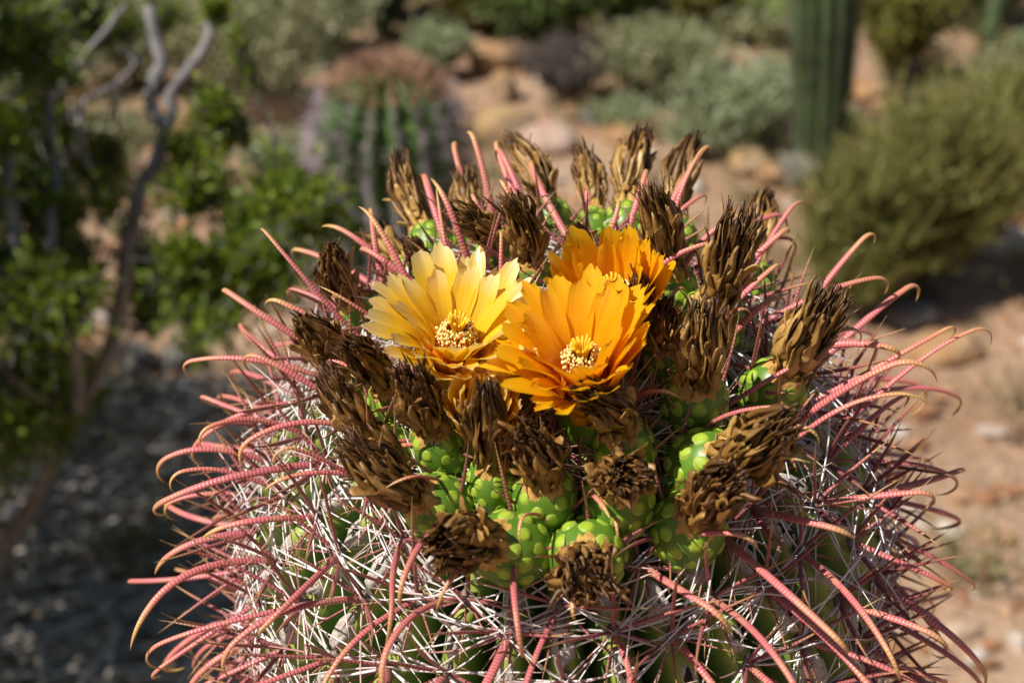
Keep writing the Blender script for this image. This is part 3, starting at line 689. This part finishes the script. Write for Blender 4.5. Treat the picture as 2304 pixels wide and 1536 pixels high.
def scale_mesh():
    mb=MB(); nu,nv=12,5; u=np.arange(nu)/nu*2*pi; rr=np.linspace(1,0,nv)
    sx=rr[None]*np.cos(u)[:,None]; sy=rr[None]*np.sin(u)[:,None]
    h=.17*(1-rr**3.6)[None]*(1+.8*sy)
    V=np.stack([sx*(1-.12*sy),sy*1.1,h],-1); V[:,0,2]=-.25
    A=np.zeros(V.shape); A[...,0]=rr[None]
    grid(mb,V,True,A); return mb.mesh('scale',MT['scale'])
SCALE=scale_mesh()
def fruit_prof(z):      # z in -1..1 -> radius factor
    return np.clip(1-np.abs(z)**2.5,0,1)**.55*(1-.06*z)
def fruit(px,py,rpx,tx,ty,dl,dark=False,lift=.78,droop=0.0,width=1.0,fan=0.0):
    dep0=(dome_hit(px,py)[0]-CAM)@FWD; rf=rpx/FPX*dep0
    c,n=dome_hit(px,py,rf*lift); hh=rf*1.18
    L=hh+dl; tp=tip_on_ray(c,n,L,tx,ty); z=nrm(tp-c); L=max(np.linalg.norm(tp-c)-hh*.85,.018)
    x,y,z=frame(z); M3=np.stack([x,y,z],1)
    mb=MB(); nu,nv=24,15; u=np.arange(nu)/nu*2*pi; zz=np.sin(np.linspace(-pi/2,pi/2,nv))
    r=fruit_prof(zz); r[0]=0.02;r[-1]=.02
    lump=1+.025*np.sin(3*u+px)[:,None]*np.cos(2*zz)[None]
    V=np.stack([rf*r*np.cos(u)[:,None]*lump,rf*r*np.sin(u)[:,None]*lump,hh*zz+0*u[:,None]],-1)
    grid(mb,V@M3.T+c,True); fo=build(mb,'fruit',MT['fruit'],cac,origin=c)
    # scales in a golden spiral
    ns=32
    for k in range(ns):
        zc=-.80+1.52*(k+.5)/ns; a=k*2.39996+px*.01+rng.normal()*.05
        rad=fruit_prof(np.array(zc))*rf; e=.03; drz=(fruit_prof(np.array(zc+e))-fruit_prof(np.array(zc-e)))*rf/(2*e*hh)
        er=np.array([math.cos(a),math.sin(a),0]); tz=nrm(np.array([er[0]*drz,er[1]*drz,1])); nn=nrm(np.array([er[0],er[1],-drz])); tx_=np.cross(tz,nn)
        pos=np.array([er[0]*rad,er[1]*rad,zc*hh])-nn*rf*.005
        s=rf*(.205+.04*rng.random())*(1.0-.25*max(0,-zc))
        nn2=nrm(nn+tz*.18); tz2=nrm(tz-nn2*(tz@nn2)); tx2=np.cross(tz2,nn2)
        place('scale',SCALE,fo,mat4(M3@pos+c,M3@tx2,M3@tz2,M3@nn2,s))
    # tan collar of torn flakes
    mb=MB(); nu=46; u=np.arange(nu)/nu*2*pi; rr=np.linspace(1,0,7)
    edge=.60+.16*rng.random(nu)+.05*np.sin(5*u)
    rho=edge[:,None]*rr[None]; zt=np.power(np.clip(1-np.power(np.clip(rho,0,.999),1/.55),0,1),1/2.5)
    zz=hh*zt+rf*(.05+.05*rng.random((nu,7)))*(rr<.99); zz[:,0]-=rf*.06; rho=rho*(1+.03*rng.random(rho.shape))
    V=np.stack([rf*rho*np.cos(u)[:,None],rf*rho*np.sin(u)[:,None],zz],-1); grid(mb,V@M3.T+c,True)
    for k in range(16):
        a=rng.random()*6.28; er=np.array([math.cos(a),math.sin(a),0]); r0=rf*rng.uniform(.35,.62); 
        P=np.stack([er*r0*1.02+[0,0,hh*.70],er*r0*1.08+[0,0,hh*.95],er*r0*rng.uniform(.8,1.3)+[0,0,hh*rng.uniform(1.05,1.35)]])
        tube(mb,resample(P,5)@M3.T+c,rf*np.array([.16,.17,.15,.1,.03]),4,.22,ref=M3@np.cross(er,[0,0,1]),rnd=rng.random())
    build(mb,'dry_collar',MT['collar'],fo)
    # shrivelled flower
    mb=MB(); rb=.50*rf; rm=(.62+.06*rng.random())*rf*width; bend=(rng.normal(size=2)*.16); asym=rng.uniform(0,.28); asa=rng.random()*6.28
    b0=c+z*hh*.85
    pf=(rng.uniform(.8,1.12),rng.uniform(.45,1.05))
    def R(t): return np.interp(t,[0,.15,.45,.75,1],[rb,rb*.92,rm,rm*pf[0],rm*pf[1]])
    def axis(t): return b0+z*(L*t)+x*(bend[0]*L*t*t)+y*(bend[1]*L*t*t)
    pass
    tt=np.linspace(0,.8,9); u=np.arange(12)/12*2*pi
    rr=R(tt)*.74*np.array([1]*7+[.85,.1]); V=np.stack([axis(t)+r_*(np.cos(u)[:,None]*x+np.sin(u)[:,None]*y) for t,r_ in zip(tt,rr)],1)
    A=np.zeros(V.shape); A[...,0]=tt[None]*.9+.1; A[...,2]=.1; grid(mb,V,True,A)
    nsx=66
    for k in range(nsx):
        lay=k%3; t0=[.0,.12,.4][lay]+.2*rng.random()*(lay<2)+.2*rng.random()*(lay==2); t1=min(1.10,t0+[.62,.72,.6][lay]*rng.uniform(.7,1.2))
        a0=k*2.39996+rng.normal()*.2; sw=rng.normal()*.5; lf=rng.random()
        n_=9; t=np.linspace(t0,t1,n_); rad=R(t)*[1.0,.9,.78][lay]*(1+asym*math.cos(a0-asa))+rf*rng.uniform(.03,.13)*np.sin(np.linspace(0,rng.uniform(3,9),n_)+rng.random()*6)
        if rng.random()<.22: rad=rad+rf*.6*np.linspace(0,1,n_)**3*rng.random()       # curled out tips
        if rng.random()<.2: rad=rad*np.linspace(1,.6,n_)
        a=a0+sw*np.linspace(0,1,n_)**1.5*.6+.10*np.sin(np.linspace(0,rng.uniform(2,8),n_))
        P=np.stack([axis(q)+r_*(math.cos(b)*x+math.sin(b)*y) for q,r_,b in zip(t,rad,a)])
        wd_=rf*[rng.uniform(.16,.27),rng.uniform(.11,.22),rng.uniform(.06,.15)][lay]*np.interp(np.linspace(0,1,n_),[0,.3,.7,1],[.8,1,.85,.18+.2*rng.random()])
        o0=x*math.cos(a0)+y*math.sin(a0)
        before=mb.n
        tube(mb,P,wd_,4,.22,ref=np.cross(o0,z),rnd=rng.random(),twist=np.linspace(0,rng.normal()*1.3,n_)+rng.normal()*.35)
        mb.a[-1][:,0]=np.repeat(t,4)
    for k in range(9):                                                              # papery flaps
        a=rng.random()*6.28; e=x*math.cos(a)+y*math.sin(a); t0=rng.uniform(.05,.5); ln=rng.uniform(.2,.38)
        q_=np.linspace(0,1,8); rr_=R(t0)*1.02+rf*.5*q_**2*rng.random(); P=np.stack([axis(t0+ln*v)+e*w_ for v,w_ in zip(q_,rr_)])
        tube(mb,P,rf*rng.uniform(.18,.30)*np.sin(.35+q_*2.5)**.7,6,.10,ref=np.cross(e,z),rnd=.5+.5*rng.random(),twist=rng.normal()*.5+q_*rng.normal()*.9); mb.a[-1][:,0]=np.repeat(t0+ln*q_,6)*.6
    for k in range(34):                                                             # frayed threads
        a=rng.random()*6.28; rr_=R(.9)*math.sqrt(rng.random())*.9; e=x*math.cos(a)+y*math.sin(a)
        P=np.stack([axis(.72)+e*rr_*.8,axis(.92)+e*rr_,axis(rng.uniform(.98,1.12))+e*rr_*rng.uniform(.8,1.3)+rng.normal(size=3)*rf*.06])
        tube(mb,resample(P,5),rf*np.array([.05,.05,.045,.035,.015]),3,rnd=rng.random()); mb.a[-1][:,0]=1
    build(mb,'dried_flower',MT['dried_d' if dark else 'dried'],fo)
    return c,rf
FR=[ # centre x,y, radius, tip of dried flower x,y, dried length (m), dark
 (1322,1250,86,1302,1300,.016,1),(1150,1232,84,960,1192,.034,1),(1548,1190,84,1625,1068,.030,1),
 (1392,1128,80,1392,1032,.022,1),(1226,1122,73,1210,955,.032,1),(985,1140,74,785,1035,.040,1),
 (990,1000,66,918,835,.034,1),(1110,1085,60,1095,868,.043,1),(872,1010,56,735,890,.032,1),
 (805,870,58,675,705,.034,0),(882,905,52,800,755,.034,1),(1405,1010,70,1372,848,.030,1),
 (1562,905,74,1588,735,.034,0),(1588,1048,84,1785,1008,.040,0),(1738,880,72,1866,690,.040,0),
 (1602,722,72,1655,520,.042,0),(1688,640,56,1705,432,.040,0),(1515,655,58,1470,440,.042,0),
 (1518,540,52,1502,312,.044,0),(1412,505,52,1412,285,.044,0),(1335,515,46,1340,362,.034,0),
 (1240,498,50,1200,300,.042,0),(1192,625,50,1188,445,.036,0),(1118,575,46,1078,475,.028,0),
 (1068,530,48,1035,395,.030,0),(968,548,48,880,388,.038,0),(925,620,44,835,500,.034,0),
 (815,705,50,712,565,.036,0),(1470,770,48,1440,640,.030,1),(1310,590,38,1300,500,.020,1),
 (1505,810,56,1480,700,.020,1),(965,640,34,940,545,.020,1)]
fpos=[]
for f in FR: fpos.append(fruit(*f[:6],dark=bool(f[6])))

# ---------------------------------------------------------------- flowers
def petal_mesh(L,W,a0,a1,curl,mat,tip):
    """petal in its own frame: +Z flower axis, +X outward"""
    n,m=15,7; s=np.linspace(0,1,n); al=a0+(a1-a0)*np.clip(s/.55,0,1)**.9+curl*np.clip((s-.6)/.4,0,1)**2
    dx=np.sin(al)*L/(n-1); dz=np.cos(al)*L/(n-1)
    X=np.concatenate([[0],np.cumsum(dx[:-1])]); Z=np.concatenate([[0],np.cumsum(dz[:-1])])
    w=W*np.interp(s,[0,.2,.6,.82,.93,1],[.45,.68,1,.95,.80,.38 if tip else .62])
    q=np.linspace(-1,1,m); ph=rng.random()*6
    Y=w[:,None]*q[None]; lift=(.26*w[:,None]*(q**2)[None]+.05*w[:,None]*np.sin(q*4+ph)[None]*s[:,None])
    nx=-np.cos(al); nz=np.sin(al)
    wob=.0006*np.sin(s*7+ph)[:,None]*q[None]
    V=np.stack([X[:,None]+nx[:,None]*(lift+wob),Y+.0016*np.sin(s*3+ph)[:,None],Z[:,None]+nz[:,None]*(lift+wob)],-1)
    rag=rng.normal(size=m)*.0013-.0016*np.abs(q)**2; V[-1,:,0]+=rag*math.sin(al[-1]); V[-1,:,2]+=rag*math.cos(al[-1])
    A=np.zeros(V.shape); A[...,0]=s[:,None]; A[...,1]=q[None]; A[...,2]=rng.random()
    mb=MB(); grid(mb,V,A=A); return mb
def flower(bx,by,tx,ty,L,mat,opening,np_=(17,16,12),lift=.010,PL=.046,blend=0.0,label=None,stam=True,PW=.0054,fold=.35,side=0.0):
    
    c,n=dome_hit(bx,by,lift); tp=tip_on_ray(c,n,L,tx,ty); z=nrm(nrm(tp-c)*(1-blend)+n*blend); x,y,z=frame(z,(1,0,0)); M3=np.stack([x,y,z],1)
    th=L*.52; rt=.0105
    mb=MB(); nu=22; u=np.arange(nu)/nu*2*pi; zz=np.linspace(-.012,th,9); rr=np.interp(zz,[-.012,0,.006,th*.6,th],[.004,.0135,.0145,.0115,rt+.001])
    V=np.stack([rr*np.cos(u)[:,None],rr*np.sin(u)[:,None],zz+0*u[:,None]],-1); grid(mb,V@M3.T+c,True)
    fo=build(mb,'flower',MT['fruit'],cac,origin=c)
    if label: fo['label']=label
    for wh,(cnt,a1,r0,z0,pl) in enumerate(zip(np_,opening,(rt+.001,rt-.001,rt-.0035),(th*.78,th*.92,th),(PL*.92,PL,PL*.9))):
        for k in range(cnt):
            a=(k+.5*wh+rng.normal()*.14)*2*pi/cnt
            dirw=M3@np.array([math.cos(a),math.sin(a),0]); fr=1-fold*max(0,dirw@nrm(nrm(CAM-c)+RGT*side))
            pm=petal_mesh(pl*rng.uniform(.88,1.08)*(1-.42*max(0,dirw@nrm(CAM-c))),PW*rng.uniform(.8,1.2),.25,a1*fr+rng.normal()*.06,rng.normal()*.12+.06,MT[mat],rng.random()<.6)
            me=pm.mesh('petal',MT[mat]); ca,sa=math.cos(a),math.sin(a)
            px_=np.array([ca,sa,0]); py_=np.array([-sa,ca,0]); pz_=np.array([0,0,1.])
            place('petal',me,fo,mat4(M3@(px_*r0+pz_*z0)+c,M3@px_,M3@py_,M3@pz_))
    # outer sepal like bracts on the tube
    for k in range(14):
        a=k*2.39996; zc=th*(.15+.6*k/14); pm=petal_mesh(.016+.008*k/14,.0055,.05,.25,.1,MT[mat],True); me=pm.mesh('bract',MT[mat])
        ca,sa=math.cos(a),math.sin(a); px_=np.array([ca,sa,0]); py_=np.array([-sa,ca,0]); pz_=np.array([0,0,1.])
        place('bract',me,fo,mat4(M3@(px_*.0125+pz_*zc)+c,M3@px_,M3@py_,M3@pz_))
    if stam:
        n_=420; a=rng.random(n_)*2*pi; lv=rng.random(n_); r0=.0100-.002*lv; r1=.0088-.0035*lv+rng.normal(size=n_)*.0007
        z0=th*.95+0*lv; z1=th+.0135+.006*lv+rng.normal(size=n_)*.0008
        def pt(r,zv,aa): return np.stack([r*np.cos(aa),r*np.sin(aa),zv],-1)
        P=np.stack([pt(r0,z0,a),pt(r0*1.02,z0*.6+z1*.4,a+.05),pt(r1*.95,z0*.2+z1*.8,a),pt(r1,z1,a+rng.normal(size=n_)*.08)],1)@M3.T+c
        mb=MB(); tubes(mb,P,np.array([.0005,.00045,.0004,.0003])[None]*np.ones((n_,1)),3); o=build(mb,'stamen_filaments',MT['filament'],fo); o['kind']='stuff'
        mb=MB(); E=P[:,-1]; oct_=np.array([[1,0,0],[-1,0,0],[0,1,0],[0,-1,0],[0,0,1.4],[0,0,-1.4]])*.00055
        F=np.array([[0,2,4],[2,1,4],[1,3,4],[3,0,4],[2,0,5],[1,2,5],[3,1,5],[0,3,5]])
        mb.add((E[:,None]+oct_[None]*(.7+.6*rng.random((n_,1,1)))).reshape(-1,3),None,(F[None]+np.arange(n_)[:,None,None]*6).reshape(-1,3)); o=build(mb,'anthers',MT['anther'],fo); o['kind']='stuff'
        mb=MB()
        for k in range(13):
            a=k*2*pi/13; P=np.stack([pt(np.array(.001),np.array(th),a),pt(np.array(.0016),np.array(th+.016),a),pt(np.array(.0026),np.array(th+.021),a),pt(np.array(.0042+.001*rng.random()),np.array(th+.0235+.002*rng.random()),a)])@M3.T+c
            tube(mb,resample(P,9),.0007,5)
        build(mb,'pistil',MT['style'],fo)
    return c
flower(1015,905,1032,715,.050,'lemon',(1.12,.95,.72),PL=.047,lift=.006,fold=.12,label='pale lemon yellow open flower')
flower(1325,955,1308,765,.054,'amber',(.98,.80,.58),PL=.046,lift=.006,fold=.50,side=1.6,label='deep amber yellow open flower')
flower(1405,770,1378,650,.040,'amber',(.50,.38,.26),np_=(16,14,12),PL=.042,lift=.002,fold=.0,label='partly open amber flower behind the deep amber one')
flower(1082,975,1085,885,.040,'lemon',(.22,.15,.08),np_=(10,8,6),PL=.024,lift=.004,stam=False,label='closed yellow flower bud')
FLB=[dome_hit(x,y)[0] for x,y in ((1015,900),(1322,935),(1395,690),(1082,965))]

# ---------------------------------------------------------------- areoles with spines
def areole(s,th,spread):
    p,n,d,tt=frame_at(s,th)
    vis=(n@nrm(CAM-p))
    u,v,dep=proj(p)
    near=[np.linalg.norm(p-q[0]) for q in fpos]; underfruit=min(near)<.026 or min(np.linalg.norm(p-q) for q in FLB)<.022
    # woolly cushion
    mb=MB(); q=stone_verts(nu=9,nv=6,rough=.22)*np.array([.0034,.0042,.0026]); M3=np.stack([tt,d,n],1)
    grid(mb,q@M3.T+p+n*.0006,True); ar=build(mb,'areole',MT['wool'],cac,origin=p)
    if s>.105 and not underfruit and s<.40:
        sp2,n2,d2,t2=frame_at(s-SP*.48,th)
        hgt=crest_lift(s-SP*.48,th)+.0004
        place('cork_scar',SCARS[rng.integers(8)],ar,mat4(sp2+n2*hgt,t2,-d2,n2,rng.uniform(.85,1.2)))
        if rng.random()<.8: place('scar_pit',PITS[rng.integers(8)],ar,mat4(sp2+n2*(hgt+.0006)+d2*rng.normal()*.0015,t2,-d2,n2,rng.uniform(.6,1.2)))
    young=s<.075
    # hooked main spine
    L=rng.uniform(.062,.104)*(.62 if s<.06 else 1)*(.85 if s<.10 else 1)
    if s>.035:
        P=resample(spine_path(p,n,d,tt,'hook',L),44); w=.0019*rng.uniform(.72,1.15)*(.75 if young else 1)
        t=np.linspace(0,1,44); R=w*np.interp(t,[0,.04,.5,.8,.93,1],[.8,1,.95,.72,.4,.06]); 
        R=R*(1+.05*np.sin(np.arange(44)*pi))
        mb=MB(); tube(mb,P,R,8,.62,ref=tt,rnd=rng.random()); build(mb,'hooked_spine',MT['hook'],ar,origin=p)
    # straight central spines
    cs=MB(); dirs=[(n*.8-d*.65,.058),(n*.8+tt*.75-d*.15,.054),(n*.8-tt*.75-d*.15,.054)]
    for k,(dv,ln) in enumerate(dirs):
        dv=nrm(dv+rng.normal(size=3)*.13); ln*=rng.uniform(.75,1.15)*(.8 if young else 1)
        P=bez(p,p+dv*ln*.35,p+dv*ln*.7+n*ln*rng.normal()*.05,p+dv*ln+d*ln*rng.normal()*.06,14)
        t=np.linspace(0,1,14); mb=MB() if (vis>-.15 and dep<.80) else cs
        tube(mb,P,.0012*np.interp(t,[0,.1,.6,1],[.85,1,.8,.05]),6,.75,ref=np.cross(dv,d),rnd=rng.random())
        if mb is not cs: build(mb,'straight_spine',MT['straight'],ar,origin=p)
    for k in range(4):
        a=(-.9,-.35,.35,.9)[k]+rng.normal()*.12; dv=nrm(n*rng.uniform(.25,.6)+d*math.cos(a)+tt*math.sin(a)); ln=rng.uniform(.020,.036)
        P=bez(p,p+dv*ln*.35,p+dv*ln*.7+n*.003*rng.normal(),p+dv*ln,9); t=np.linspace(0,1,9)
        tube(cs,P,.0006*np.interp(t,[0,.1,.6,1],[.85,1,.8,.1]),5,rnd=.3+.3*rng.random())
    o=build(cs,'fine_spines',MT['straight'],ar,origin=p); o['kind']='stuff'
    # white radial bristles, mostly to both sides
    nb=(12 if s<.16 else 10) if s>.06 else 9
    sd=np.where(np.arange(nb)%2,1,-1); el=rng.normal(0,.55,nb); up=rng.uniform(.10,.55,nb)
    D=sd[:,None]*np.cos(el)[:,None]*tt+np.sin(el)[:,None]*d+up[:,None]*n; D/=np.linalg.norm(D,axis=1)[:,None]
    ln=rng.uniform(.026,.052,nb)[:,None]*(.7 if young else 1); cv=rng.normal(size=(nb,3))*.15-up[:,None]*n*.45
    t=np.linspace(0,1,8)[None,:,None]
    P=p+D[:,None]*ln[:,None]*t+(cv*ln)[:,None]*t**2+n*.001
    mb=MB(); tubes(mb,P,np.array([.85,1,1,.95,.9,.8,.6,.15])[None]*rng.uniform(.00038,.00062,(nb,1)),4); o=build(mb,'radial_bristles',MT['bristle'],ar,origin=p); o['kind']='stuff'
cnt=0
for i in range(NR):
    th=TH0+i*2*pi/NR
    s=.03+SP*(rib_phase(i)%1)
    while s<.40:
        p,n,d,tt=frame_at(s,th); back=n@nrm(CAM-p)
        if back>-.55 and not (s<.05 and i%2) and (s<.31 or i%2==0 or back>0): areole(s,th,1); cnt+=1
        s+=SP*rng.uniform(.93,1.07)
print('areoles',cnt)
def apex():
    mb=MB(); n=800; a=rng.random(n)*6.28; r=.05*np.sqrt(rng.random(n))
    er=np.cos(a)[:,None]*EX+np.sin(a)[:,None]*EY; z=-HB*(1-np.sqrt(np.maximum(0,1-(r/RB)**2)))
    O=APEX+er*r[:,None]+AX*z[:,None]; D=AX*.7+er*rng.normal(size=(n,1))*.7+rng.normal(size=(n,3))*.5; D/=np.linalg.norm(D,axis=1)[:,None]
    ln=rng.uniform(.012,.032,n)[:,None]; t=np.linspace(0,1,5)[None,:,None]
    P=O[:,None]+D[:,None]*ln[:,None]*t+(rng.normal(size=(n,3))*.2*ln)[:,None]*t*t
    tubes(mb,P,np.array([1,1,.9,.7,.2])[None]*rng.uniform(.0003,.0006,(n,1)),3); o=build(mb,'apex_bristles',MT['straw'],cac,origin=APEX); o['kind']='stuff'
apex()

# ---------------------------------------------------------------- the second barrel cactus behind
def far_barrel():
    dep=3.35; top=at_depth(868,150,dep); R=168/FPX*dep; g=np.array([top[0],top[1],0.]); g[2]=gz(g[0],g[1])-.02; Ht=top[2]-g[2]
    t=thing('barrel_cactus',g,'distant upright barrel cactus with purplish spines and brown crown','cactus')
    skin=m_plain('far_barrel_skin',(.09,.17,.04),.5,.35,noise=12); sp_m=m_plain('far_barrel_spines',(.40,.32,.35),.6,.3); sp_b=m_plain('far_crown_spines',(.42,.25,.16),.6,.3)
    nr=18; f=np.concatenate([np.linspace(0,.8,14),np.linspace(.82,1,14)]); zz=f*Ht
    pr=R*np.where(f<.74,.93+.07*np.minimum(f/.3,1),np.sqrt(np.clip(1-((f-.74)/.26)**2.3,0,1)))
    for i in range(nr):
        a=np.linspace(-.5,.5,9)*2*pi/nr+i*2*pi/nr; q=np.abs(np.linspace(-1,1,9)); k=1-.26*q**1.6
        r=pr[:,None]*k[None]; V=np.stack([g[0]+r*np.cos(a),g[1]+r*np.sin(a),g[2]+zz[:,None]+0*r],-1)
        mb=MB(); grid(mb,V); o=build(mb,'rib',skin,t)
        al=np.concatenate([[0],np.cumsum(np.hypot(np.diff(pr),np.diff(zz)))]); sv=np.arange(.06,al[-1]-.015,.024); per=8; n=len(sv)*per
        sq=np.repeat(sv,per); zq=np.interp(sq,al,zz); rq=np.interp(sq,al,pr); an=i*2*pi/nr+.0*zq
        O=np.stack([g[0]+rq*np.cos(an),g[1]+rq*np.sin(an),g[2]+zq],-1)
        up=np.clip((zq/Ht-.74)/.26,0,1)[:,None]
        D=np.stack([np.cos(an),np.sin(an),0*an],-1)*(1-up*.6)+np.array([0,0,1.])*up*1.2+rng.normal(size=(n,3))*.42; D/=np.linalg.norm(D,axis=1)[:,None]
        ln=rng.uniform(.025,.06,(n,1)); P=np.stack([O,O+D*ln*.5,O+D*ln-np.array([0,0,.004])],1)
        lo=(zq/Ht)<.90
        for sel,mm,nm in ((lo,sp_m,'spine_row'),(~lo,sp_b,'crown_spines')):
            mb=MB(); tubes(mb,P[sel],np.array([1,.9,.3])[None]*rng.uniform(.0012,.0022,(sel.sum(),1))*(1 if nm=='spine_row' else 1.5),3); s=build(mb,nm,mm,o); s['kind']='stuff'
far_barrel()
